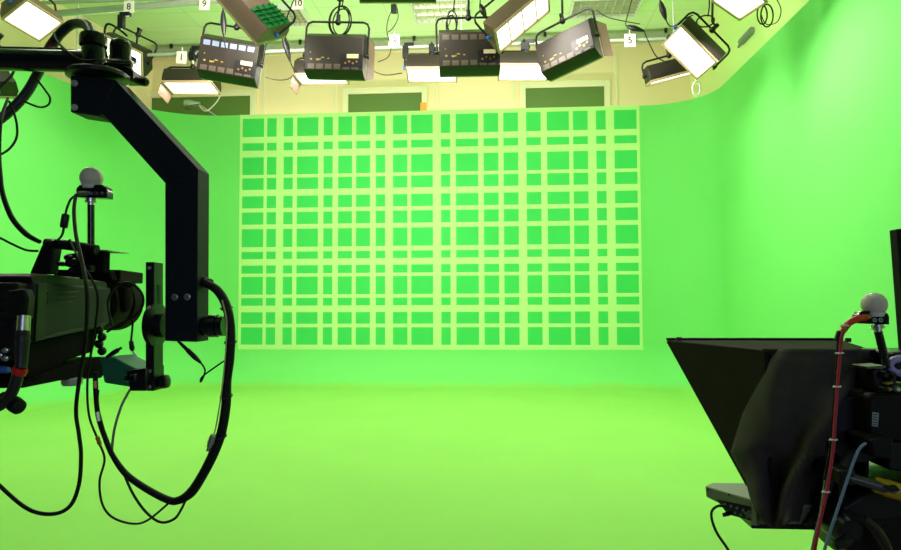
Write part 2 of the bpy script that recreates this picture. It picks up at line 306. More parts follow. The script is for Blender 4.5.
# ================================================================== studio lamps
ALLL = []
def cv(v): return (RC @ Vector(v)).normalized()
RAILS = {}
def fixture(px, py, Y, ax, fr, label, rail, power=20.0, w=.76, h=.46, housing=HOUS, rim=RIM, dividers=0, back=True, vent=VENT, group='fluorescent studio lamps hung from the rails', yl=.30, up=None, yoke=True, green_end=False, vents=(0, 1), barn=0, stem=True):
    c = P(px, py, Y); f = cv(fr); x = cv(ax); x = (x - f * x.dot(f)).normalized(); z = x.cross(f)
    if z.z < 0: x = -x; z = x.cross(f)
    t = thing('studio_lamp', label, 'studio lamp', c, group)
    L = lambda u, v, q: c + x * u + f * v + z * q
    hw, hh = w / 2, h / 2
    m = MB()
    pr = [(-.005, hh), (-.075, hh), (-.20, hh * .74), (-.20, -hh * .74), (-.075, -hh), (-.005, -hh)]
    m.hexa([L(-hw, v, q) for v, q in pr], [L(hw, v, q) for v, q in pr])
    m.build('housing', housing, t, bevel=.008)
    m = MB(); b = .022
    m.box(L(0, .012, hh - b / 2), x * hw, f * .016, z * b / 2); m.box(L(0, .012, -hh + b / 2), x * hw, f * .016, z * b / 2)
    m.box(L(hw - b / 2, .012, 0), x * b / 2, f * .016, z * (hh - b)); m.box(L(-hw + b / 2, .012, 0), x * b / 2, f * .016, z * (hh - b))
    m.build('front_frame', rim, t, bevel=.004)
    MB().box(L(0, .002, 0), x * (hw - b), f * .003, z * (hh - b)).build('lamp_panel', LAMP, t)
    if dividers:
        m = MB()
        for k in range(1, dividers + 1): m.box(L(-hw + w * k / (dividers + 1), .016, 0), x * .004, f * .012, z * (hh - b))
        m.build('divider', RIM, t)
    if back:                                        # fittings on the back
        q = hh * .74
        for r in vents:
            zz = q * (.72, -.78)[r]
            for k in range(6):
                m = MB(); u0 = -hw * .82 + k * hw * .3 + .02
                m.box(L(u0, -.201, zz), x * .040, f * .002, z * .030)
                for j in range(3): m.box(L(u0, -.204, zz + (j - 1) * .018), x * .036, f * .003, z * .005)
                m.build('vent', (vent if r == 0 else VENT), t)
        MB().box(L(hw * .62, -.204, -q * .42), x * .13, f * .004, z * .075).build('control_panel', BLACK, t)
        MB().box(L(hw * .66, -.208, -q * .16), x * .07, f * .004, z * .024).build('display', LCD, t)
        for k in range(4): MB().cyl(L(hw * .42 + k * .045, -.206, -q * .58 + .02 * (k % 2)), L(hw * .42 + k * .045, -.215, -q * .58 + .02 * (k % 2)), .012, n=10).build('button', BRASS, t)
        m = MB()
        for k, (u, q2) in enumerate(((-.34, .03), (-.33, -.05), (-.19, -.03), (-.22, -.05), (-.12, -.04), (-.25, -.055))): m.box(L(u + .06, -.2015, q2 - .02), x * (.006 + .006 * (k % 3)), f * .002, z * (.006 + .004 * (k % 2)))
        m.build('printed_label', YELLOW, t)
    if green_end:
        m = MB(); y0 = -.06; s0 = hw * .25
        m.hexa([L(s0, -.205, -hh * .74), L(hw, -.205, -hh * .74), L(hw, -.205, hh * .74), L(s0, -.205, hh * .74)], [L(s0, -.215, -hh * .74), L(hw, -.215, -hh * .74), L(hw, -.215, hh * .74), L(s0, -.215, hh * .74)])
        for k in range(1, 5): m.box(L(s0 + (hw - s0) * k / 5, -.225, 0), x * .004, f * .012, z * hh * .74)
        for k in (-1, 0, 1): m.box(L((s0 + hw) / 2, -.225, k * hh * .38), x * (hw - s0) / 2, f * .012, z * .004)
        m.build('louvre', DGREEN, t)
    if barn:                                        # flap at one end, lit by the lamp
        sg = barn if (RC.transposed() @ x).x > 0 else -barn
        p = [L(sg * hw, .02, hh * .95), L(sg * hw, .02, -hh * .95), L(sg * (hw + .05), .17, -hh * .85), L(sg * (hw + .05), .17, hh * .85)]
        MB().prism(p, x * sg * .006).build('barn_door', HOUSB, t)
    u = Vector((0, 0, 1)) if up is None else cv(up); u = (u - x * u.dot(x)).normalized()
    cc = L(0, -.09, 0); s = hw + .028; r = .07
    for sg in (-1, 1):
        kb = MB().lathe(cc + x * sg * (hw - .002), x * sg * .05, [(0, .018), (.55, .018), (.56, .032), (1, .028)], 12).build('pivot_knob', BLUE if sg > 0 and not back else BLACK, t)
    if yoke:
        pts = [cc - x * s, cc - x * s + u * (yl - r), cc - x * (s - r * .3) + u * (yl - r * .3), cc - x * (s - r) + u * yl, cc + u * yl, cc + x * (s - r) + u * yl, cc + x * (s - r * .3) + u * (yl - r * .3), cc + x * s + u * (yl - r), cc + x * s]
        MB().tube(pts, .013, 8, smooth=False).build('yoke', BLACK, t)
        top = cc + u * yl
        m = MB(); m.cyl(top - u * .02, top + u * .09, .024, n=12); m.ball(top, .038, 12, 8)
        if rail is not None:
            rp = Vector((top.x, Y if rail == 0 else rail[0], rail[1])) if rail else top + u * .2
            m.tube([top + u * .06, top + Vector((0, 0, .10)), rp - Vector((0, 0, .12)), rp - Vector((0, 0, .02))], .014, 8, smooth=False)
            m.abox(rp - Vector((0, 0, .045)), .075, .09, .11); m.abox(rp + Vector((.055, 0, -.05)), .06, .05, .035)
            m.tube([rp + Vector((0, .045 * math.cos(q), .045 * math.sin(q))) for q in [k * math.pi / 6 - 1 for k in range(9)]], .014, 6, smooth=False)
        m.build('clamp', BLACK, t)
    ld = bpy.data.lights.new('lamp_light', 'AREA'); ld.shape = 'RECTANGLE'; ld.size = w - .08; ld.size_y = h - .08; ld.energy = power; ld.color = (1.0, 0.93, 0.82)
    lo = bpy.data.objects.new('lamp_light', ld); COL.objects.link(lo)
    lo.matrix_world = Matrix.Translation(f * .04) @ Matrix((x, z, -f)).transposed().to_4x4() if False else Matrix.Translation(f * .04)
    rot = Matrix((x, -z, -f)).transposed()
    if rot.determinant() < 0: rot = Matrix((-x, -z, -f)).transposed()
    lo.matrix_local = Matrix.Translation(f * .04) @ rot.to_4x4(); lo.parent = t
    return t, L
RB = (8.0, P(500, -14, 8.0).z); RA = (9.0, P(500, 44, 9.0).z); RCn = (7.3, P(500, -60, 7.3).z)
PA, PB = 19, 36
BR = HOUSB
fixture(192, 87, 9, (1, -.06, 0), (0, -.98, .16), 'low lit lamp under the card numbered 1 at the left', RA, PA, back=False, w=.68, h=.41, yl=.19, barn=-1)
fixture(322, 78, 9, (1, -.03, .05), (0, -1, .06), 'lit lamp mostly hidden behind the lamp back with coiled cables', RA, PA, back=False, w=.68, h=.41, yl=.19, barn=-1)
fixture(432, 74, 9, (1, 0, 0), (0, -.97, .18), 'lit lamp half hidden behind the central upright lamp back', RA, PA, back=False, w=.68, h=.41, yl=.19)
fixture(524, 71.5, 9, (1, .01, 0), (0, -.95, .24), 'lit lamp between the central lamp back and the tilted black lamp', RA, PA, back=False, w=.68, h=.41, yl=.19)
fixture(674, 76, 9, (1, .25, .15), (.24, -.96, -.10), 'dark lamp with a narrow glowing underside near the right corner', RA, PA, back=False, w=.68, h=.41, yl=.19)
fixture(233, 62, 8, (1, -.17, .05), (0, .06, -1), 'black lamp back with blue glinting vents below the card numbered 9', RB, PB, w=.71, h=.53, yl=.41, vent=VENTB)
fixture(338, 58, 8, (1, -.05, .06), (.10, .04, -1), 'black lamp back tilted forward under two coiled cables', RB, PB, w=.71, h=.53, yl=.41, vents=(1,), barn=1)
fixture(469, 54, 8, (1, .02, 0), (0, .05, -.99), 'central upright black lamp back with pale display and vents', RB, PB, w=.71, h=.53, yl=.41)
fixture(572, 51, 8, (1, .30, .75), (.60, .0, -.8), 'tilted black lamp with glowing right end near the card numbered 5', RB, PB, w=.71, h=.47, yl=.36, vents=(1,), barn=1)
fixture(33, 20, 7.3, (.35, -.21, -.91), (.39, -.85, .35), 'large glaring lamp face in the upper left corner above the black boom', RCn, PB, w=.48, h=.40, back=False, housing=BR)
fixture(124, 56, 9, (.85, -.5, .15), (-.34, -.58, .72), 'glaring lamp partly behind the second black pivot cylinder', RA, PA, back=False, w=.62, h=.40)
fixture(249, 14, 7.1, (.66, -.75, .0), (-.55, -.5, -.66), 'brown lamp back hanging diagonally with a green louvred lower end', RCn, PB, housing=BR, green_end=True, back=False)
fixture(522, 20, 7.5, (.77, .64, 0), (.60, -.72, .26), 'brown lamp with divided glaring face slanting up to the right', RCn, PB, housing=BR, dividers=3, back=False)
fixture(690, 52, 8, (.69, -.70, 0), (-.68, -.67, .22), 'glaring two-paned lamp slanting down to the right near the corner', RB, PB, w=.60, dividers=1, back=False)
fixture(739, 0, 7.3, (.8, -.16, -.57), (.05, -.93, .36), 'glaring lamp cut by the top edge at the right', RCn, PB, w=.54, h=.34, back=False, housing=BR)
fixture(398, -18, 7.1, (1, 0, 0), (0, -.10, -.97), 'black lamp underside cut by the top edge above the central lamps', RCn, PB, w=.82)
fixture(-26, 69, 6.3, (.62, -.72, .2), (-.6, -.6, -.5), 'lamp corner with tan edge at the left edge below the black boom', (6.3, RCn[1]), 14, back=False)
# lighting rails
for (Y, z), lab in ((RA, 'far steel lighting pipe carrying the low row of lamps'), (RB, 'steel lighting pipe above the black lamp backs'), (RCn, 'nearest steel lighting pipe above the top edge of view')):
    t = thing('lighting_pipe', lab, 'lighting pipe', (-1, Y, z), 'lighting pipes')
    MB().cyl((-6.2, Y, z), (2.5, Y, z), .022, n=12).build('pipe', PIPE, t)
    for x in (-5.9, -3.2, -.5, 2.3): MB().cyl((x, Y, z), (x, Y, HC), .012, n=8).build('drop_rod', STEEL, t)
zo = P(130, 8, 8.0).z + .05
o1, o2 = PZ(70, 12.5, zo), PZ(200, 1.5, zo); od = (o2 - o1).normalized(); o1 -= od * .8; o2 += od * 1.6
t = thing('lighting_pipe', 'slanting grey-green pipe carrying the card numbered 8', 'lighting pipe', o1, 'lighting pipes')
MB().cyl(o1, o2, .042, n=14).build('pipe', PIPE, t)
for k in (.1, .8): q = o1 + (o2 - o1) * k; MB().cyl(q, (q.x, q.y, HC), .012, n=8).build('drop_rod', STEEL, t)
# number cards hung from rails
for px, py, Y, s, lab in ((129, 7, 7.95, '8', 'white card numbered 8 on the pipe at the upper left'), (204.5, 4, 7.95, '9', 'white card numbered 9 above the lamp back with blue vents'), (298, 3.5, 7.95, '10', 'white card numbered 10 at the top edge'),
                     (181.5, 57.5, 8.95, '1', 'white card numbered 1 above the low lamp at left'), (394.3, 41, 8.95, '3', 'white card numbered 3 hanging by the middle of the cable tray'), (630, 40.5, 8.95, '5', 'white card numbered 5 right of the tilted black lamp')):
    c = P(px, py, Y); hgt = px2m(13 if len(s) == 1 else 12, Y); wd = px2m(11, Y)
    t = thing('number_card', lab, 'number card', c, 'number cards on the rails')
    ang = random.uniform(-.06, .06)
    MB().box(c, Vector((math.cos(ang), 0, math.sin(ang))) * wd / 2, Vector((0, .004, 0)), Vector((-math.sin(ang), 0, math.cos(ang))) * hgt / 2).build('sheet', CARD, t)
    text(s, hgt * .75, c - Vector((0, .0055, 0)), ang, t)
    MB().tube([c + Vector((0, 0, hgt * .45)), c + Vector((0, .02, hgt * .5 + .06)), Vector((c.x, RB[0] if Y < 8.5 else RA[0], (RB if Y < 8.5 else RA)[1] + .02)) if s != '8' else c + Vector((0, .08, hgt * .5 + .12))], .004, 6).build('tie', WHITE, t)
# loose clamps on the far pipe
for px, py, lab in ((405.5, 49, 'empty black pipe clamp right of the card numbered 3'), (526, 46, 'empty black pipe clamp left of the tilted black lamp'), (193, 52, 'black pipe clamp beside the card numbered 1'), (121.5, 19, 'black pipe clamp under the slanting pipe beside the card numbered 8')):
    c = P(px, py, 9 if py > 30 else 7.95); t = thing('pipe_clamp', lab, 'pipe clamp', c, 'empty pipe clamps')
    MB().abox(c + Vector((0, 0, -.04)), .08, .06, .17).build('body', BLACK, t, bevel=.008)
    MB().abox(c + Vector((.05, 0, .055)), .13, .06, .05).build('jaw', BLACK, t, bevel=.008)
    MB().cyl(c + Vector((0, 0, -.12)), c + Vector((0, 0, -.17)), .018, n=10).build('bolt', STEEL, t)
# cables, coils and plugs hanging from the rails
def coil(px, py, Y, r, k, lab, sq=1.3):
    c = P(px, py, Y); m = MB()
    for i in range(k):
        ph = random.uniform(-.3, .3); cx = c + Vector((random.uniform(-.05, .05), .02 * i, random.uniform(-.03, .03))); rr = r * random.uniform(.85, 1.1)
        m.tube([cx + Vector((rr * math.cos(a) * math.cos(ph) , rr * math.cos(a) * math.sin(ph), rr * sq * math.sin(a))) for a in [q * math.pi / 8 for q in range(16)]], .0085, 6, closed=True, steps=2)
    m.tube([c + Vector((0, 0, r * sq * .95)), c + Vector((.02, 0, r * sq + .15)), c + Vector((0, 0, r * sq + .4))], .008, 6)
    return tag(m.build('cable_coil', RUBBER), lab, 'cable coil', 'coiled lamp cables')
coil(342, 20, 7.9, .13, 3, 'black cable coil above the lamp back tilted forward')
coil(453, 24, 7.95, .07, 2, 'small black cable coil above the central upright lamp back', 2.2)
coil(764, 14, 7.8, .065, 2, 'black cable coil right of the top-edge lamp by the right wall', 2.0)
coil(708, 22, 7.9, .10, 1, 'black cable loop beside the two-paned slanting lamp', .7)
def plug(px0, py0, px1, py1, Y, pts, lab):
    a, b = P(px0, py0, Y), P(px1, py1, Y); t = thing('cable_connector', lab, 'cable connector', b, 'in-line connectors on lamp cables')
    MB().lathe(a, b - a, [(0, .010), (.15, .025), (.42, .036), (.5, .036), (.8, .024), (1, .010)], 12).build('plug_body', BLACK, t)
    MB().tube(pl(pts, Y), .007, 6).build('wire', RUBBER, t)
    MB().tube([a, a + Vector((.01, 0, .1)), Vector((a.x + .03, RB[0], RB[1]))], .007, 6).build('lead', RUBBER, t)
plug(223, 10, 224, 37, 7.6, [(224, 37), (224.5, 42), (226, 50)], 'black in-line connector hanging over the lamp back with blue vents')
plug(283, 34, 290, 61, 7.6, [(290, 61), (293, 68), (297, 73)], 'black in-line connector left of the lamp back tilted forward')
plug(660, 1, 666, 20, 7.7, [(666, 20), (670, 26), (678, 25), (685, 19), (693, 15)], 'black in-line connector left of the two-paned slanting lamp')
plug(626, 26, 644, 31, 8.6, [(644, 31), (650, 45), (657, 57), (668, 63)], 'black in-line connector lying over the card numbered 5')
plug(480, 4, 486, 18, 7.5, [(486, 18), (487, 24), (489, 30)], 'black in-line connector at the left corner of the brown divided lamp')
for pts, lab in (([(455, 8), (450, 22), (447, 31), (452, 40)], 'thin dark cable dropping to the central upright lamp back'),
                 ([(393, 8), (388, 20), (387, 32), (391, 46), (388, 57), (378, 62)], 'thin dark cable drooping left of the card numbered 3'),
                 ([(397, 8), (398, 18), (393, 28), (388, 32)], 'short thin cable loop below the top-edge black lamp'),
                 ([(371, 70), (385, 75), (402, 73)], 'thin cable sagging right of the lamp back tilted forward'),
                 ([(265, 77), (277, 80), (290, 78), (300, 66)], 'thin cable sagging left of the lamp back tilted forward'),
                 ([(640, 24), (610, 18), (596, 10)], 'thin cable stretched below the louvred light at right'),
                 ([(776, -2), (781, 10), (777, 22), (766, 24), (761, 14)], 'thin cable loop on the upper right wall')):
    cable('hanging_cable', pl(pts, 8.4), .006, RUBBER, lab, 'thin cables among the lamps', 6)
tb = thing('cable_terminal_box', 'small black box with dangling cables at the top edge left of the lit louvre', 'box', P(394, 11, 8.2))
MB().abox(P(394, 9, 8.2), .07, .07, .10).build('casing', BLACK, tb, bevel=.006)
MB().tube(pl([(394, 5), (395, -5), (394, -14)], 8.2), .010, 6).build('lead', RUBBER, tb)
# things on the upper walls
q = P(747, 37, 7.4)
hd = thing('wall_handle', 'slanted grey-green bar on the upper right wall', 'handle', PP(747, 37, Vector((XRW, 0, 0)), Vector((1, 0, 0))))
n_ = Vector((1, 0, 0)); w0 = Vector((XRW - .04, 0, 0))
MB().tube([PP(752, 30, w0, n_), PP(741, 42, w0, n_)], .05, 8, smooth=False).build('bar', GREYC, hd)
MB().tube([PP(741, 42, w0, n_), PP(738.5, 47, w0, n_)], .02, 8, smooth=False).build('pin', GREYC, hd)
MB().tube([PP(746, 36, w0, n_), PP(746, 36, w0, n_) + Vector((.05, 0, 0))], .02, 8, smooth=False).build('mount', GREYC, hd)
c = P(696.5, 89, 8.6); rg = MB(); rg.tube([c + Vector((.045 * math.cos(a), 0, .09 * math.sin(a))) for a in [k * math.pi / 8 for k in range(16)]], .012, 8, closed=True, steps=2)
rg.tube([c + Vector((0, 0, .09)), c + Vector((-.02, .1, .30))], .006, 6)
tag(rg.build('pull_ring', WHITE), 'white ring hanging under the two-paned slanting lamp', 'ring')
rf = thing('reflector_lamp', 'small silver lamp with white lead above the left dark window', 'lamp', P(192, 105, 12.6))
MB().lathe(P(186, 105, 12.6), P(200, 103.5, 12.6) - P(186, 105, 12.6), [(0, .10), (.3, .09), (.7, .05), (1, .03)], 16).build('reflector', SILVER, rf)
MB().tube(pl([(198, 104), (205, 111), (213, 106), (219, 98), (221, 90)], 12.6), .012, 6).build('lead', WHITE, rf)
q = P(198, 104, 12.6)
MB().cyl(q, Vector((q.x, YB, q.z)), .015, n=8).build('bracket', STEEL, rf)

# ================================================================== camera crane (left)
Y0 = 1.60
CR = thing('camera_crane', 'black square-section crane arm with bent post and round boom at left', 'camera crane', (P(-350, 60, 1.66).x, 1.66, 0))
ex = (0, .065, 0)
MB().prism(pl([(70.5, 75), (115, 79.5), (102, 113.5), (98, 116), (70.5, 112)], Y0), (0, .07, 0)).build('bracket_box', BEAM, CR, bevel=.002)
MB().prism(pl([(115, 79.5), (198, 169), (165, 183), (102, 113.5)], Y0), ex).build('diagonal_beam', BEAM, CR, bevel=.0015)
MB().prism(pl([(198, 169), (197, 342), (165, 341), (165, 183)], Y0), ex).build('vertical_post', BEAM, CR, bevel=.0015)
for (x, y) in ((75, 83.5), (75, 107.5), (175, 297), (187.5, 297)):
    a = P(x, y, Y0); MB().lathe(a + Vector((0, .002, 0)), (0, -.010, 0), [(0, .0085), (.5, .0085), (.55, .0066), (1, .006)], 12).build('bolt', SILVER if y > 200 else STEEL, CR)
c = P(98, 77, 1.64); MB().lathe(c + Vector((0, 0, -.006)), (0, 0, .016), [(0, .068), (.2, .074), (.8, .074), (1, .070)], 40).build('flange', BLACK, CR)
b = P(93.5, 74, 1.645); tp = P(93.5, 33, 1.645)
MB().lathe(b, tp - b, [(0, .028), (.62, .028), (.65, .0265), (.68, .033), (.9, .033), (.96, .030), (1, .020)], 32).build('pivot_cylinder', GLOSS, CR)
b = P(120.5, 73, 1.76); tp = P(120.5, 40.5, 1.76)
MB().lathe(b, tp - b, [(0, .022), (.08, .034), (.34, .034), (.36, .028), (.86, .028), (.95, .025), (1, .018)], 32).build('brake_cylinder', GLOSS, CR)
MB().tube(pl([(84, 61), (100, 63.5), (132, 65)], 1.66), .0045, 8).build('clip_ring', BLACK, CR)
MB().lathe(P(131, 80, 1.72), P(147, 82, 1.68) - P(131, 80, 1.72), [(0, .006), (.35, .006), (.4, .011), (.9, .012), (1, .006)], 14).build('lock_lever', BLACK, CR)
MB().prism(pl([(108, 70), (133, 70), (133, 79), (118, 79)], 1.72), (0, .06, 0)).build('clamp_block', BLACK, CR, bevel=.002)
A = P(93, 61.5, 1.66); B = P(-350, 51, 1.66)
MB().lathe(B, A - B, [(0, .029), (1, .029)], 32).build('boom_tube', GLOSS, CR)
MB().tube([A + (B - A) * .06 + Vector((0, -.01, .027)), A + (B - A) * .9 + Vector((0, -.01, .027))], .004, 8, smooth=False).build('hydraulic_line', BLACK, CR)
m = MB(); m.lathe((B.x, 1.66, 0), (0, 0, B.z + .1), [(0, .35), (.02, .35), (.03, .11), (.55, .10), (.56, .07), (1, .07)], 28); m.build('column', BEAM, CR)
# hub, knob and mounting plate below
hx = P(154, 325, 1.64); hx2 = P(166, 325, 1.64); X1 = P(226, 325, 1.64)
MB().lathe(hx + Vector((-.004, 0, 0)), (hx2 - hx) * 1.1, [(0, .052), (.12, .056), (.4, .056), (.44, .048), (.45, .03), (1, .03)], 36).build('pan_hub', BLACK, CR)
MB().lathe(P(203, 326, 1.632), (X1.x - P(203, 326, 1.632).x, 0, 0), [(0, .024), (.3, .024), (.32, .028), (.68, .028), (.70, .021), (.72, .025), (1, .025)], 24).build('drive_knob', GLOSS, CR)
pa = [P(145.5, 262, 1.62), P(154, 262, 1.62), P(154, 391, 1.62), P(145.5, 391, 1.62)]
mp = MB().prism(pa, (0, .046, 0)).build('mounting_plate', BLACK, CR, bevel=.0015)
xq = pa[1].x
MB().box((xq + .001, 1.645, (P(150, 290, 1.64).z + P(150, 360, 1.64).z) / 2), (.001, 0, 0), (0, .006, 0), (0, 0, .10)).build('slot', RUBBER, mp)
for y in (268, 371, 387):
    q = P(150, y, 1.62); MB().cyl(q, q - Vector((0, .004, 0)), .0045, n=10).build('bolt', STEEL, mp)
MB().prism(pl([(126, 371), (146, 368), (146, 391), (130, 391)], 1.60), (0, .09, 0)).build('cradle_bracket', BLACK, CR, bevel=.002)
MB().prism(pl([(124, 376), (135, 374), (135, 382), (124, 381)], 1.575), (0, .04, 0)).build('cradle_latch', GLOSS, CR, bevel=.002)
MB().lathe(P(158, 382, 1.645), P(169, 381, 1.645) - P(158, 382, 1.645), [(0, .014), (.5, .018), (.9, .016), (1, .01)], 16).build('plate_knob', BLACK, CR)
MB().prism(pl([(99, 358), (113, 357), (146, 374), (142, 389), (104, 383)], 1.72), (0, .10, 0)).build('cradle_tray', TEAL, CR, bevel=.004)

# ------------------------------------------------------------------ left studio camera
n0 = Vector((P(36, 300, 1.42).x, 1.42, 0)); f0 = Vector((P(111, 300, 1.85).x, 1.85, 0)); u = (f0 - n0).normalized(); rt = Vector((u.y, -u.x, 0))
S = lambda x, y: PP(x, y, n0, rt)
def sp(l, o=0.0): return [S(x, y) + rt * o for x, y in l]
LC = thing('studio_camera', 'grey broadcast camera seen from behind, carried by the black crane arm', 'studio camera', S(60, 380))
wd = -rt * .15
MB().prism(sp([(36, 282), (111, 287.5), (110.5, 322), (104.5, 327), (32.5, 343)]), wd).build('body', BODY, LC, bevel=.006)
MB().prism(sp([(34, 276.5), (40, 273.5), (80, 277), (110, 282), (111, 289), (36, 284)], -.008), wd * .9).build('top_cover', BODY2, LC, bevel=.004)
MB().prism(sp([(33, 342), (104, 326), (102, 338), (98, 352), (74, 360), (50, 376), (30, 380)], -.012), wd * .86).build('lower_housing', MATTE, LC, bevel=.006)
MB().prism(sp([(20, 385), (63, 367), (108, 356.5), (110, 366), (100, 378), (62, 380), (22, 388)], .004), wd * .8).build('base_plate', MATTE, LC, bevel=.003)
for k in range(3):
    y = 292 + 5 * k; MB().tube(sp([(47, y + 1), (58, y + .6), (74 + 6 - 4 * k, y - .4)], .0005), .0016, 6, steps=4).build('groove', BODY2, LC)
MB().prism(sp([(34, 338), (104, 322), (104.5, 325), (33.5, 341.5)], .004), wd * .05).build('trim_strip', BODY2, LC, bevel=.001)
MB().prism(sp([(37, 283.5), (46, 284), (43, 340), (33.5, 342)], .003), wd * .05).build('rear_edge', BODY2, LC, bevel=.002)
# back of the camera
rb = lambda x, y, d=0.0: PP(x, y, n0 - u * d, u)
MB().prism([rb(x, y) for x, y in ((-34, 283), (30, 283), (27, 360), (-34, 366))], -u * .05).build('rear_panel', BODY2, LC, bevel=.006)
for k in range(4):
    MB().prism([rb(x, y, .05) for x, y in ((-20, 292 + k * 10), (9, 292 + k * 10), (9, 297 + k * 10), (-20, 297 + k * 10))], -u * .004).build('vent', BLACK, LC)
MB().prism([rb(x, y, .05) for x, y in ((14, 291), (33, 289), (36, 298), (34, 319), (13, 319))], -u * .035).build('connector_block', BODY2, LC, bevel=.005)
zc = P(24, 310, 1.34)
q0, q1, q2, q3 = P(24, 316, 1.345), P(23, 331, 1.34), P(21, 368, 1.33), P(18, 374, 1.33)
MB().cyl(q0, q1, .013, n=24).build('silver_collar', SILVER, LC)
MB().lathe(q1, q2 - q1, [(0, .0135), (.1, .0145), (.12, .0125), (.3, .0145), (.33, .0135), (1, .0115)], 24).build('plug_sleeve', HOSE, LC)
MB().lathe(q2, q3 - q2, [(0, .0135), (.5, .0145), (1, .0135)], 24).build('red_ring', RED, LC)
MB().tube([q3, P(15, 385, 1.33), P(8, 398, 1.33), P(-6, 408, 1.33), P(-40, 414, 1.33)], .0115, 14).build('camera_cable', HOSE, LC)
MB().lathe(P(3, 396, 1.36), P(20, 408, 1.34) - P(3, 396, 1.36), [(0, .010), (.2, .014), (.75, .0165), (.95, .0155), (1, .012)], 20).build('rubber_plug', RUBBER, LC)
MB().lathe(P(-20, 369, 1.36), P(9, 370, 1.36) - P(-20, 369, 1.36), [(0, .008), (.9, .008), (1, .006)], 14).build('blue_plug', BLUE, LC)
for x, y in ((8, 350), (8, 358), (2, 355)): MB().lathe(rb(x, y, .048), -u * .02, [(0, .006), (.6, .006), (.65, .004), (1, .004)], 12).build('socket', SILVER, LC)
# handle and accessories on the top
YH = 1.56
MB().prism(pl([(29, 274), (41, 246), (46, 240), (54, 241), (53, 250), (49, 274)], YH), (0, .035, 0)).build('handle_post', BODY2, LC, bevel=.004)
MB().tube(pl([(46, 243.5), (62, 244.5), (80, 247), (97, 250)], YH + .02), .0125, 12).build('handle_grip', BODY2, LC)
for x in (52, 60, 66): MB().lathe(P(x, 244.5, YH - .0), P(x + 2, 244.8, YH) - P(x, 244.5, YH), [(0, .012), (1, .012)], 14).build('grip_rib', BLACK, LC)
MB().prism(pl([(83, 250.5), (103.5, 250.5), (103, 273), (86, 273)], YH + .04), (0, .03, 0)).build('viewfinder_block', MATTE, LC, bevel=.002)
MB().prism(pl([(90, 249.2), (109, 250), (109, 251), (90, 250.6)], YH + .03), (0, .09, 0)).build('shoe_plate', STEEL, LC)
MB().prism(pl([(66, 254), (84, 252), (86, 277), (70, 277), (72, 268), (64, 266)], YH + .03), (0, .04, 0)).build('front_bracket', BODY2, LC, bevel=.002)
for x, y, r in ((63, 264, .006), (71, 258, .008), (78, 262, .009), (75, 270, .006), (92, 268, .010)):
    MB().lathe(P(x, y, YH + .03), (0, -.02, 0), [(0, r), (.7, r), (1, r * .7)], 14).build('knob', BLACK, LC)
MB().prism(pl([(82, 272), (108, 270), (112, 281), (78, 279)], YH + .06), (0, .03, 0)).build('viewfinder_foot', MATTE, LC, bevel=.004)
# lens
lc = Vector((f0.x - .072, f0.y, P(125, 303, 1.95).z)) - u * .0
MB().lathe(lc + u * -.02, u * .24, [(0, .055), (.12, .060), (.16, .078), (.62, .080), (.64, .074), (.7, .074), (.72, .083), (1, .086)], 40).build('lens_barrel', LENSM, LC)
hc = lc + u * .10
MB().box(hc + Vector((0, 0, .078)), rt * .090, u * .10, (0, 0, .017)).build('lens_hood', LENSM, LC, bevel=.004)
MB().lathe(hc + rt * .07 - u * .03 + Vector((0, 0, .01)), rt * .025, [(0, .04), (.8, .035), (1, .025)], 20).build('servo_grip', MATTE, LC)
MB().tube(pl([(112, 326), (108, 303), (116, 286), (130, 283), (141, 292), (143, 304), (136, 315), (118, 325), (107, 332)], 1.80), .0035, 8).build('lens_cable', RUBBER, LC)
MB().lathe(P(131, 341, 1.85), P(132.5, 351, 1.85) - P(131, 341, 1.85), [(0, .006), (.7, .0075), (1, .004)], 12).build('lens_plug', BLACK, LC)
MB().tube(pl([(133, 320), (132, 332), (131, 341)], 1.85), .003, 6).build('plug_lead', RUBBER, LC)
MB().tube(pl([(132.5, 351), (137, 358), (138, 368), (136, 378)], 1.85), .003, 6).build('pale_lead', WHITE, LC)
MB().lathe(S(72, 378), (0, 0, -.018), [(0, .024), (.7, .024), (1, .020)], 24).build('tripod_screw', STEEL, LC)
MB().lathe(P(107, 357, 1.66), P(121, 348, 1.64) - P(107, 357, 1.66), [(0, .004), (.4, .006), (.75, .006), (.78, .0035), (1, .0035)], 12).build('clamp_lever', BLACK, LC)
for k in range(4): MB().ball(P(99 + 3 * (k % 2), 330 + k * 7, 1.78), .012, 12, 8).build('connector', BLACK, LC)

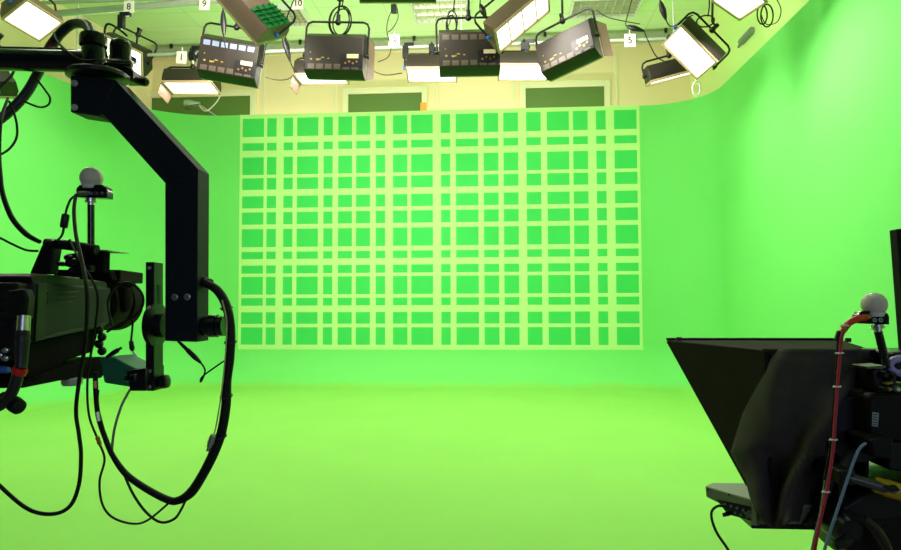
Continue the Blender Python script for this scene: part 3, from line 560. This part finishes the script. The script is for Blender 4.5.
# tracking sensors (ball on a stick)
def sensor(bx, by, Y, foot, label, sgn, tilt=0):
    b = P(bx, by, Y); r = px2m(11.5, Y)
    t = thing('tracking_sensor', label, 'tracking sensor', P(foot[0], foot[1], Y), 'white ball tracking sensors on the cameras')
    MB().ball(b, r, 28, 18).build('ball', PALE, t)
    MB().lathe(b - Vector((0, 0, r * 1.0)), (0, 0, r * .35), [(0, r * .7), (1, r * .86)], 24).build('ball_seat', WHITE, t)
    x0, x1, y0, y1 = bx - 15.5, bx + 15.5, by + 6.5, by + 20
    pts = [(x0, y1 - 1), (x0, y0 + 4), (x0 + 3, y0 + .6), (x0 + 6, y0), (x1 - 5, y0), (x1 - 1, y0 + 3), (x1, y0 + 6), (x1, y1), (x1 - 5, y1)]
    MB().prism(pl(pts, Y - .014), (0, .028, 0)).build('sensor_box', GLOSS, t, bevel=.0015)
    for dx in (-1, 5):
        q = P(bx + 6 + dx if sgn > 0 else bx + 1 + dx, by + 15.5, Y - .014)
        MB().lathe(q, (0, -.003, 0), [(0, .0042), (1, .0042)], 14).build('socket_ring', SILVER, t)
        MB().lathe(q - Vector((0, .003, 0)), (0, -.002, 0), [(0, .002), (1, .002)], 10).build('socket_pin', BLACK, t)
    a = P(bx + foot[2], by + 20, Y); d = P(bx + foot[2] + foot[3], by + 27, Y)
    MB().lathe(a, d - a, [(0, .012), (.3, .012), (.35, .014), (.6, .014), (.65, .0085), (1, .0085)], 16).build('thread_adapter', SILVER, t)
    MB().cyl(d, P(foot[0], foot[1], Y), .0082, n=16).build('stick', GLOSS, t)
    return t
s1 = sensor(91.5, 178, 1.60, (91, 250, -.5, 0), 'white ball sensor on a black stick above the left camera', 1)
MB().lathe(P(90, 193, 1.582), P(79, 193.5, 1.582) - P(90, 193, 1.582), [(0, .004), (.3, .004), (.32, .006), (1, .006)], 12).build('plug', SILVER, s1)

# cables around the left rig
G1 = 'black cables of the left camera rig'
hp = pl([(92, 36, 1.66), (86, 25, 1.70), (73, 24, 1.73), (61, 33, 1.74), (52, 45, 1.75), (45, 57, 1.75), (38, 73, 1.74), (25, 95, 1.72), (3, 117, 1.70), (-25, 135, 1.68)], 1.7)
hs = thing('cable_hose', 'thick black corrugated hose looping behind the round boom', 'hose', hp[-1])
MB().tube(hp, .0125, 14, steps=16, ripple=.06).build('sheath', HOSE, hs)
MB().tube([hp[4] + (hp[3] - hp[4]) * .3, hp[4], hp[4] + (hp[5] - hp[4]) * .5], .0138, 14).build('red_sleeve', mat('dark_red_sleeve', (.12, .015, .012), .5), hs)
cable('cable', pl([(9, 101), (14, 113), (17, 126), (16, 139), (8, 150), (-6, 158)], 1.68), .003, RUBBER, 'thin black cable dropping from the thick hose at the left edge', G1)
cable('cable', pl([(36, 78), (45, 90), (50, 98), (48, 105), (39, 107), (23, 101)], 1.69), .0027, RUBBER, 'thin black cable loop hanging from the thick hose under the boom', G1)
cable('cable', pl([(54, 33, 1.72), (58, 42, 1.66), (68, 52, 1.61), (82, 60, 1.60), (100, 60, 1.60), (118, 60, 1.69), (132, 64, 1.72)], 1.62), .003, RUBBER, 'thin brown-black cable lying across the boom and pivot cylinders', G1)
cable('cable', pl([(108, 62, 1.80), (105, 45, 1.80), (105, 29, 1.8), (109, 24, 1.80), (120, 30, 1.80), (127, 36, 1.8)], 1.8), .003, BLACK, 'thin black looped wire standing beside the second pivot cylinder', G1)
cable('cable', pl([(8, 98, 1.66), (1, 120), (-1, 150), (0, 175), (3, 195), (12, 218), (26, 234), (40, 242)], 1.56), [.003, .0045, .005, .006, .006, .0065, .0065, .005], RUBBER, 'thick black cable curving down the left edge to the camera handle', G1)
cable('cable', pl([(-12, 234), (0, 238), (12, 244), (26, 250), (38, 251)], 1.54), .0028, RUBBER, 'thin black cable from the left edge to the camera handle post', G1)
t = thing('cable', 'thin black cable with a ferrite core below the left ball sensor', 'cable', P(64, 228, 1.55), G1)
MB().tube(pl([(77, 195), (71, 199), (67, 208), (65.5, 215), (64, 227), (62, 235), (58, 240)], 1.55), .0028, 8).build('wire', RUBBER, t)
MB().lathe(P(66, 214, 1.55), P(63.5, 228, 1.55) - P(66, 214, 1.55), [(0, .007), (.1, .009), (.9, .009), (1, .007)], 14).build('ferrite_core', BLACK, t)
cable('cable', pl([(76, 195, 1.55), (74, 210, 1.5), (76, 235, 1.45), (82, 262, 1.40), (86.5, 287, 1.36), (87, 315, 1.36), (85, 345, 1.37), (80, 375, 1.38), (76, 410, 1.4), (79, 435, 1.4), (81, 455, 1.4), (79, 484, 1.4), (70, 506, 1.4), (52.5, 514, 1.4), (28, 509, 1.4), (0, 486, 1.4), (-30, 455, 1.4)], 1.4), .0042, RUBBER, 'black cable from the left ball sensor drooping in a deep loop', G1)
t = thing('cable', 'thin black cable over the camera side with a copper joint, ending in the bundle', 'cable', P(100, 520, 1.48), G1)
MB().tube(pl([(70, 240, 1.5), (74, 249, 1.46), (82, 264, 1.42), (92, 280, 1.40), (97.5, 295, 1.40), (96.5, 317, 1.42), (92.5, 344, 1.45), (87.5, 380, 1.48), (89, 415, 1.48), (98, 440, 1.48), (104.5, 459, 1.48), (99.6, 481, 1.48), (102, 503, 1.48), (112, 517, 1.48), (132, 523.6, 1.50), (148, 520, 1.54), (170, 502, 1.58)], 1.48), .0026, 8).build('wire', RUBBER, t)
MB().lathe(P(97, 436, 1.48), P(100.5, 446, 1.48) - P(97, 436, 1.48), [(0, .003), (.2, .0055), (.5, .004), (.55, .0055), (1, .003)], 12).build('copper_joint', BRASS, t)
t = thing('cable_bundle', 'thick taped black cable bundle hanging in a U from the crane post', 'cable bundle', P(175, 505, 1.6))
MB().tube(pl([(96, 372, 1.62), (95.5, 385), (98, 415), (106, 440), (113, 456), (126, 474), (145, 488), (167, 499.5), (178, 500.5), (191, 492.5), (202.6, 475), (213.5, 453.6), (221.5, 432), (226, 405), (227, 380), (230, 356), (230.5, 327), (226, 305), (217, 290), (203, 282)], 1.62),
          [.006, .006, .006, .0065, .0065, .008, .0085, .009, .0095, .012, .0115, .012, .0115, .0115, .011, .011, .011, .0115, .011, .009], 12).build('sheath', RUBBER, t)
for x, y, a, b in ((226.3, 396, 1, 0), (230.5, 342, 1, 0), (226.5, 308, 1, 0), (220.5, 436, 1, 0)):
    c = P(x, y, 1.62); MB().tube([c + Vector((.0125 * math.cos(q), .0125 * math.sin(q), .004 * math.sin(q))) for q in [k * math.pi / 6 for k in range(12)]], .003, 6, closed=True, steps=2).build('cable_tie', BLACK, t)
MB().tube(pl([(95.5, 381), (96, 388)], 1.60), .0058, 8, smooth=False).build('copper_joint', BRASS, t)
MB().tube(pl([(98, 390, 1.605), (97.5, 405), (103, 428), (111, 450), (120, 466)], 1.605), .0035, 8).build('side_lead', RUBBER, t)
MB().tube(pl([(97.5, 412), (99, 421)], 1.600), .0045, 8, smooth=False).build('silver_joint', SILVER, t)
MB().lathe(P(203, 282, 1.635), P(211, 283.5, 1.63) - P(203, 282, 1.635), [(0, .014), (.5, .013), (1, .011)], 14).build('gland', BLACK, t)
t = thing('cable', 'pale yellow wire with a silver plug hanging inside the thick cable bundle', 'cable', P(207, 452, 1.61), G1)
MB().tube(pl([(222, 300), (226.5, 320), (226, 345), (224, 370), (221, 396), (217, 421), (214, 435)], 1.605), .0018, 6).build('wire', mat('pale_yellow_wire', (.62, .58, .25), .5), t)
MB().lathe(P(213.8, 434, 1.605), P(207.5, 451, 1.605) - P(213.8, 434, 1.605), [(0, .004), (.1, .0078), (.55, .0082), (.57, .0066), (.75, .0066), (.78, .004), (1, .004)], 14).build('silver_plug', SILVER, t)
cable('cable', pl([(130.5, 389), (127, 395), (121, 407), (114.5, 429), (112, 451), (114, 457)], 1.63), .0032, GREYC, 'grey cable from the crane cradle down to the taped bundle', 'grey cables')
cable('cable', pl([(123, 471, 1.62), (132, 492), (145, 511), (160, 522), (174, 519), (182, 508), (187, 496, 1.62)], 1.60), .0032, RUBBER, 'black cable loop sagging below the taped bundle', G1)
t = thing('cable', 'short black cable with an in-line plug under the crane post', 'cable', P(201, 383, 1.63), G1)
MB().lathe(P(178, 341, 1.63), P(201, 363, 1.63) - P(178, 341, 1.63), [(0, .003), (.25, .0045), (.4, .0045), (.42, .006), (.75, .0065), (1, .003)], 12).build('plug', BLACK, t)
MB().tube(pl([(201, 363), (205, 370), (203, 378), (200.5, 382), (202, 377), (211, 370), (224, 361)], 1.63), .0022, 6).build('wire', RUBBER, t)

# ================================================================== right camera with teleprompter
YN, YF = 1.62, 2.06
zh = P(765, 350.5, YN).z
A_, B_ = P(666.5, 340, YF), P(843, 340.3, YF); C_, D_ = P(877, 351, YN), P(764, 350.5, YN)
TP = thing('teleprompter', 'black fabric teleprompter hood with draped cloth over a grey-green monitor', 'teleprompter', P(790, 520, 1.8))
MB().prism([A_, B_, C_, D_], (0, 0, -.012)).build('hood_top', HOOD, TP, bevel=.003)
E_ = P(746, 486, 1.70); Ed = P(770, 486, 1.62)
m = MB(); th = Vector((.008, 0, 0))
m.hexa([A_ + Vector((0, 0, -.006)), E_, Ed, D_ + Vector((0, 0, -.006))], [p + th for p in (A_ + Vector((0, 0, -.006)), E_, Ed, D_ + Vector((0, 0, -.006)))]); m.build('hood_side', HOOD, TP)
B2 = P(842, 342, YF); m = MB(); E2 = P(850, 486, 1.72); E3 = P(868, 486, 1.62); C2 = P(874, 352, YN)
m.hexa([B2, C2, E3, E2], [p - th for p in (B2, C2, E3, E2)]); m.build('hood_side', HOOD, TP)
m = MB(); m.hexa([A_ + Vector((.01, 0, -.015)), B_ + Vector((-.01, 0, -.015)), E2, E_ + Vector((.01, 0, 0))], [p + Vector((0, -.004, 0)) for p in (A_ + Vector((.01, 0, -.015)), B_ + Vector((-.01, 0, -.015)), E2, E_ + Vector((.01, 0, 0)))]); m.build('mirror_glass', GLOSS, TP)
MB().tube([A_ + Vector((0, 0, .003)), B_ + Vector((0, 0, .003))], .004, 8, smooth=False).build('hood_rim', BLACK, TP)
MB().tube([D_ + Vector((0, .006, -.002)), C_ + Vector((0, .006, -.002))], .0055, 8, smooth=False).build('hood_rim', HOOD, TP)
for x, y in ((679, 340), (848, 341)):
    MB().abox(P(x, y - 1, 2.03), .014, .014, .012).build('clip', BLACK, TP, bevel=.002)
# draped cloth
LB = [(765, 349.5), (760, 362), (748, 398), (738, 430), (731, 452), (738, 466), (746, 480), (750, 496), (756, 511), (763, 520), (770, 526)]
RBd = [(878, 350), (879, 362), (880, 385), (877, 405), (872, 425), (868, 440), (858, 455), (846, 472), (836, 490), (826, 507), (814, 522)]
m = MB(); NC = 44; NR = 40; gr = []
def interp(l, t):
    k = t * (len(l) - 1); i = min(int(k), len(l) - 2); f = k - i; return (l[i][0] * (1 - f) + l[i + 1][0] * f, l[i][1] * (1 - f) + l[i + 1][1] * f)
for r in range(NR + 1):
    t = r / NR; a = interp(LB, t); b = interp(RBd, t); row = []
    for c in range(NC + 1):
        s = c / NC; x = a[0] + (b[0] - a[0]) * s; y = a[1] + (b[1] - a[1]) * s
        if t > .9: y += 3 * math.sin(s * 9) * (t - .9) * 10
        fold = .055 * t * math.sin(s * 13 + 2.2 * t) * (1 - .3 * s) + .030 * math.sin(5 * s - 7 * t + 1) * min(1, t * 4) + .010 * math.sin(17 * (s + .5 * t)) * min(1, t * 3)
        diag = .05 * math.exp(-((s - .15 - .55 * (t - .1)) / .10) ** 2) * min(1, t * 3) * (1 - t) + .04 * math.exp(-((s - .75 + .7 * (t - .2)) / .07) ** 2) * min(1, t * 3)
        Y = YN - .012 - fold * .9 - diag - .03 * t + .10 * max(0, 1 - s * 5) ** 2 + .05 * max(0, s * 6 - 5) ** 2
        row.append(m.bm.verts.new(P(x, y, Y)))
    gr.append(row)
for r in range(NR):
    for c in range(NC): m.bm.faces.new((gr[r][c], gr[r][c + 1], gr[r + 1][c + 1], gr[r + 1][c]))
m.build('draped_cloth', CLOTH, TP, solid=.003, angle=80)
# monitor under the hood
top = [P(712, 482.5, 1.80), P(838, 484, 1.80), P(862, 506, 1.62), P(765, 504, 1.62), P(705, 486, 1.77)]
bot = [P(716, 496, 1.80), P(838, 505, 1.80), P(862, 524, 1.62), P(762, 525, 1.62), P(706, 497, 1.77)]
mo = MB().hexa(bot, top).build('monitor', GREY, TP, bevel=.003)
sn = (top[3] - top[4]).cross(Vector((0, 0, 1))).normalized()
if sn.y > 0: sn = -sn
M = lambda x, y, o=.002: PP(x, y, top[4] + sn * o, sn)
MB().prism([M(x, y, .001) for x, y in ((717, 499), (757, 507.5), (757, 522), (728, 514), (724, 508))], sn * .003).build('port_panel', BLACK, mo)
for x, y in ((725, 504.5), (731, 506), (737, 508), (743, 510), (749, 511.5), (735, 513), (741, 515), (747, 517)):
    MB().cyl(M(x, y, .003), M(x, y, .009), .0035, n=10).build('port', DSTEEL if y < 512 else DGREEN, mo)
for x, y in ((708, 489.5), (729, 494.5)): MB().cyl(M(x, y, .0), M(x, y, .004), .0022, n=8).build('screw', BLACK, mo)
MB().prism([M(x, y, .001) for x, y in ((728, 512), (731, 511), (732, 515), (729, 516))], sn * .02).build('power_plug', BLACK, mo)
MB().prism([M(x, y, .0) for x, y in ((755, 505), (760, 506), (760, 525), (755, 524))], sn * .012).build('end_rib', GREY, mo)
MB().abox((P(800, 515, 1.7).x, 1.70, P(800, 514, 1.7).z - .004), .26, .10, .035).build('support_rail', BLACK, TP, bevel=.003)
cable('cable', pl([(726, 506.5, 1.69), (718, 506, 1.67), (712, 511, 1.67), (712, 520, 1.67), (717, 533, 1.67), (727, 548, 1.67), (738, 566, 1.67)], 1.67), .0032, RUBBER, 'black power cable curling from the grey-green monitor', 'black cables')

# right studio camera
YC = 1.50
RCm = thing('studio_camera', 'dark studio camera behind the teleprompter cloth at the right edge', 'studio camera', P(920, 470, YC + .15))
MB().prism(pl([(869, 397), (873, 394), (975, 392), (975, 446), (890, 441), (869, 438)], YC), (0, .34, 0)).build('body', BODY2, RCm, bevel=.006)
MB().lathe(P(900, 395, YC + .07), (0, 0, .02), [(0, .065), (.6, .065), (1, .058)], 32).build('top_turntable', BODY2, RCm)
lb = MB().prism(pl([(872.5, 412), (879, 413), (878, 427), (872, 426)], YC - .001), (0, .002, 0)).build('white_label', mat('label_grey', (.30, .34, .38), .6), RCm)
for k in range(5): MB().prism(pl([(873.2, 413.8 + 2.6 * k), (878, 414.5 + 2.6 * k), (878, 415.3 + 2.6 * k), (873.2, 414.6 + 2.6 * k)], YC - .002), (0, .002, 0)).build('printed_line', INK, lb)
MB().prism(pl([(871, 440), (893, 437), (894, 459), (874, 458)], YC - .05), (0, .10, 0)).build('battery_box', BODY2, RCm, bevel=.004)
MB().prism(pl([(890, 441), (960, 444), (960, 480), (888, 470)], YC + .02), (0, .25, 0)).build('lower_housing', BLACK, RCm, bevel=.005)
lens = P(850, 440, 1.62)
MB().lathe(P(858, 430, 1.56), (0, .30, 0), [(0, .07), (.8, .075), (1, .07)], 28).build('lens_barrel', BLACK, RCm)
MB().prism(pl([(866, 366.5), (886, 365.5), (886, 368), (868, 369)], YC), (0, .06, 0)).build('shoe_plate', VENT, RCm, bevel=.001)
MB().prism(pl([(873, 369), (896, 368), (897, 393), (876, 393), (874, 382)], YC + .02), (0, .06, 0)).build('viewfinder_arm', BLACK, RCm, bevel=.003)
for x, y, r, mm in ((880, 374, .008, BLACK), (886, 381, .010, BLACK), (892, 388, .007, STEEL), (888, 374, .007, BLACK), (884, 388, .005, YELLOW), (878, 387, .006, BLACK)):
    MB().lathe(P(x, y, YC + .025), (0, -.025, 0), [(0, r), (.7, r), (1, r * .6)], 14).build('knob', mm, RCm)
MB().prism(pl([(887, 383), (893, 382), (893.5, 383.6), (887, 384.6)], YC - .005), (0, .02, 0)).build('yellow_tab', YELLOW, RCm)
MB().prism(pl([(893, 352), (960, 352), (960, 382), (898, 382)], YC + .05), (0, .14, 0)).build('viewfinder', BLACK, RCm, bevel=.006)
MB().tube(pl([(912, 358.5), (898, 359), (891.5, 362), (890.5, 367), (894, 371.5), (904, 374), (916, 374)], YC + .02), .0075, 10).build('lilac_rim', LILAC, RCm)
MB().prism(pl([(896.6, 229), (945, 226), (948, 352), (906, 352)], YC + .10), (0, .03, 0)).build('screen_panel', mat('dark_screen', (.012, .009, .009), .7, spec=.1), RCm, bevel=.002)
s2 = sensor(874, 304.5, YC + .02, (887, 368, 3, 1.2), 'white ball sensor on a slanted black stick above the right camera', -1)
# pan head and pedestal
PH = thing('camera_pedestal', 'black pan head and pedestal under the right studio camera', 'camera pedestal', (P(910, 500, 1.65).x, 1.65, 0))
pc = P(915, 520, 1.65)
MB().prism(pl([(842, 508), (870, 492), (960, 486), (960, 512), (880, 520), (846, 524)], YC + .02), (0, .24, 0)).build('tilt_plate', BLACK, PH, bevel=.005)
MB().lathe(P(852, 531, YC - .01), (0, .10, 0), [(0, .022), (.2, .034), (.8, .036), (1, .03)], 24).build('drag_knob', BLACK, PH)
MB().prism(pl([(858, 512), (885, 506), (935, 512), (935, 575), (866, 575), (846, 548)], YC + .03), (0, .20, 0)).build('head_housing', BODY2, PH, bevel=.01)
MB().tube(pl([(864, 519), (874, 528), (882, 539), (888, 552), (893, 570)], YC - .02), [.009, .011, .011, .010, .010], 14).build('elbow_grip', HOUS, PH)
MB().lathe(P(850, 540, YC - .02), P(834, 546, YC - .03) - P(850, 540, YC - .02), [(0, .010), (.5, .012), (.9, .010), (1, .005)], 14).build('lock_lever', BLACK, PH)
zt = P(900, 575, YC).z
MB().lathe((pc.x - .03, 1.64, 0), (0, 0, zt + .02), [(0, .40), (.06, .40), (.09, .13), (.6, .12), (.62, .09), (1, .09)], 32).build('column', BEAM, PH)
MB().prism(pl([(838, 470), (846, 468), (847, 512), (839, 514)], YC + .05), (0, .04, 0)).build('riser', BLACK, PH, bevel=.002)
MB().prism(pl([(812, 491), (875, 489), (875, 508), (812, 512)], YC + .13), (0, .05, 0)).build('rod_clamp', BLACK, PH, bevel=.003)
pb = thing('pan_bar', 'steel pan bar wrapped in yellow tape at the right edge', 'pan bar', P(880, 487, YC - .04))
a, b, c = P(848, 477, YC - .04), P(874, 484, YC - .04), P(912, 496, YC - .06)
MB().cyl(a, c + (c - b) * .6, .010, n=16).build('tube', mat('dark_tube', (.05, .05, .05), .35), pb)
MB().lathe(b, (c - b) * .9, [(0, .0145), (.1, .0165), (.3, .016), (.35, .018), (.6, .017), (1, .0165)], 18).build('yellow_tape', GOLD, pb)
MB().prism(pl([(886, 488), (897, 486), (901, 491), (893, 492)], YC - .075), (0, .012, 0)).build('black_clip', BLACK, pb, bevel=.001)
MB().abox(a + Vector((-.005, .06, 0)), .03, .14, .03).build('bar_mount', BLACK, pb, bevel=.003)
# cables of the right rig
t = thing('cable', 'red cable with white ties running down from the right ball sensor', 'cable', P(815, 560, 1.45), 'coloured cables of the right camera')
MB().tube(pl([(865, 318, 1.50), (857, 319, 1.49), (849, 323, 1.48), (844, 329, 1.47)], 1.48), .0072, 12).build('red_hose', RED, t)
MB().tube(pl([(844, 329), (841.5, 338), (840, 354), (837.5, 385), (835, 420), (833.5, 445), (831, 465), (826.5, 492), (820, 522), (815, 548), (812, 575)], 1.46), .0036, 8).build('magenta_sheath', MAG, t)
MB().lathe(P(864, 317.5, 1.5), P(871, 316, 1.50) - P(864, 317.5, 1.5), [(0, .0075), (.4, .006), (1, .005)], 12).build('brass_plug', BRASS, t)
MB().lathe(P(844.5, 327, 1.47), P(841.5, 333, 1.465) - P(844.5, 327, 1.47), [(0, .0085), (.3, .006), (.6, .0075), (1, .005)], 12).build('brass_joint', BRASS, t)
for x, y in ((845, 326), (840, 353.5), (837.3, 387), (833.7, 440), (826.2, 492)):
    c = P(x, y, 1.46); tm = MB(); tm.tube([c + Vector((.0062 * math.cos(q), .0062 * math.sin(q), .001)) for q in [k * math.pi / 5 for k in range(10)]], .0016, 6, closed=True, steps=2)
    tm.tube([c + Vector((-.005, -.004, 0)), c + Vector((-.012, -.006, .001))], .0014, 6, smooth=False); tm.build('cable_tie', WHITE, t)
t = thing('cable', 'thin black cable with a ferrite core beside the red cable', 'cable', P(838, 342, 1.47), 'black cables')
MB().tube(pl([(843, 327, 1.475), (840, 332), (838, 342), (837, 355), (835, 385), (832.5, 420), (830, 448), (824, 480)], 1.468), .0022, 6).build('wire', RUBBER, t)
MB().lathe(P(841, 331, 1.468), P(837.5, 341.5, 1.468) - P(841, 331, 1.468), [(0, .006), (.1, .008), (.9, .008), (1, .006)], 14).build('ferrite_core', BLACK, t)
cable('cable', pl([(866, 443), (860, 448), (855, 458), (849, 475), (843, 493), (834, 520), (825, 548), (819, 572)], 1.43), .0030, BLUEC, 'blue-grey cable sweeping down from the camera battery box', 'coloured cables of the right camera')
cable('cable', pl([(826, 470), (824, 490), (820, 515), (814, 540), (808, 572)], 1.47), .0028, GREYC, 'grey cable just left of the red cable', 'coloured cables of the right camera')

# ================================================================== light
def area(name, loc, to, sx, sy, e, c):
    d = bpy.data.lights.new(name, 'AREA'); d.shape = 'RECTANGLE'; d.size = sx; d.size_y = sy; d.energy = e; d.color = c
    o = bpy.data.objects.new(name, d); COL.objects.link(o); o.location = loc
    o.rotation_euler = (Vector(to) - Vector(loc)).to_track_quat('-Z', 'Y').to_euler(); return o
for x in (-4.0, -1.4, 1.2): area('unseen_overhead_lamp', (x, 5.2, 5.3), (x, 6.4, 0), .8, .5, 45, (1, .95, .84))
for x in (-3.0, 1.0): area('unseen_overhead_lamp', (x, 2.6, 5.5), (x, 4.2, 0), .8, .5, 25, (1, .95, .84))
for x in (-4.6, -2.4, -.4, 1.5): area('added_wall_fill', (x, 12.75, 3.9), (x, 13.5, 5.2), 1.4, .15, 25, (1, .84, .70))  # unseen fills added behind the cyclorama to brighten the upper wall
for x in (-4.0, 0.5): area('added_ceiling_fill', (x, 7.2, 5.7), (x, 8.6, 7.5), 1.0, .3, 13, (1, .95, .82))  # unseen uplights added to brighten the ceiling
area('unseen_overhead_lamp', (-2.6, 6.4, 5.6), (-7.2, 9.2, 2.2), .8, .5, 26, (1, .95, .86))  # added out of view to brighten the left green wall
area('unseen_cool_light', (1.0, -3.2, 2.1), (-.5, 2, 1.4), 2.4, 1.6, 38, (.56, .68, 1.0))  # unseen cool light added behind the camera for bluish highlights on the blacks
area('unseen_overhead_lamp', (.6, 7.6, 5.6), (3.2, 11.6, 3.6), .8, .5, 30, (1, .95, .86))  # extra light added out of view to lift the right back corner
w = bpy.data.worlds.new('world'); w.use_nodes = True; w.node_tree.nodes['Background'].inputs['Color'].default_value = (.02, .022, .02, 1); w.node_tree.nodes['Background'].inputs['Strength'].default_value = 1
scn.world = w
vs = scn.view_settings; vs.view_transform = 'Standard'; vs.look = 'None'; vs.gamma = 1; vs.use_curve_mapping = False; vs.exposure = -0.09
try:
    scn.cycles.use_denoising = True; scn.cycles.max_bounces = 8; scn.cycles.diffuse_bounces = 5; scn.cycles.sample_clamp_indirect = 6
except Exception: pass
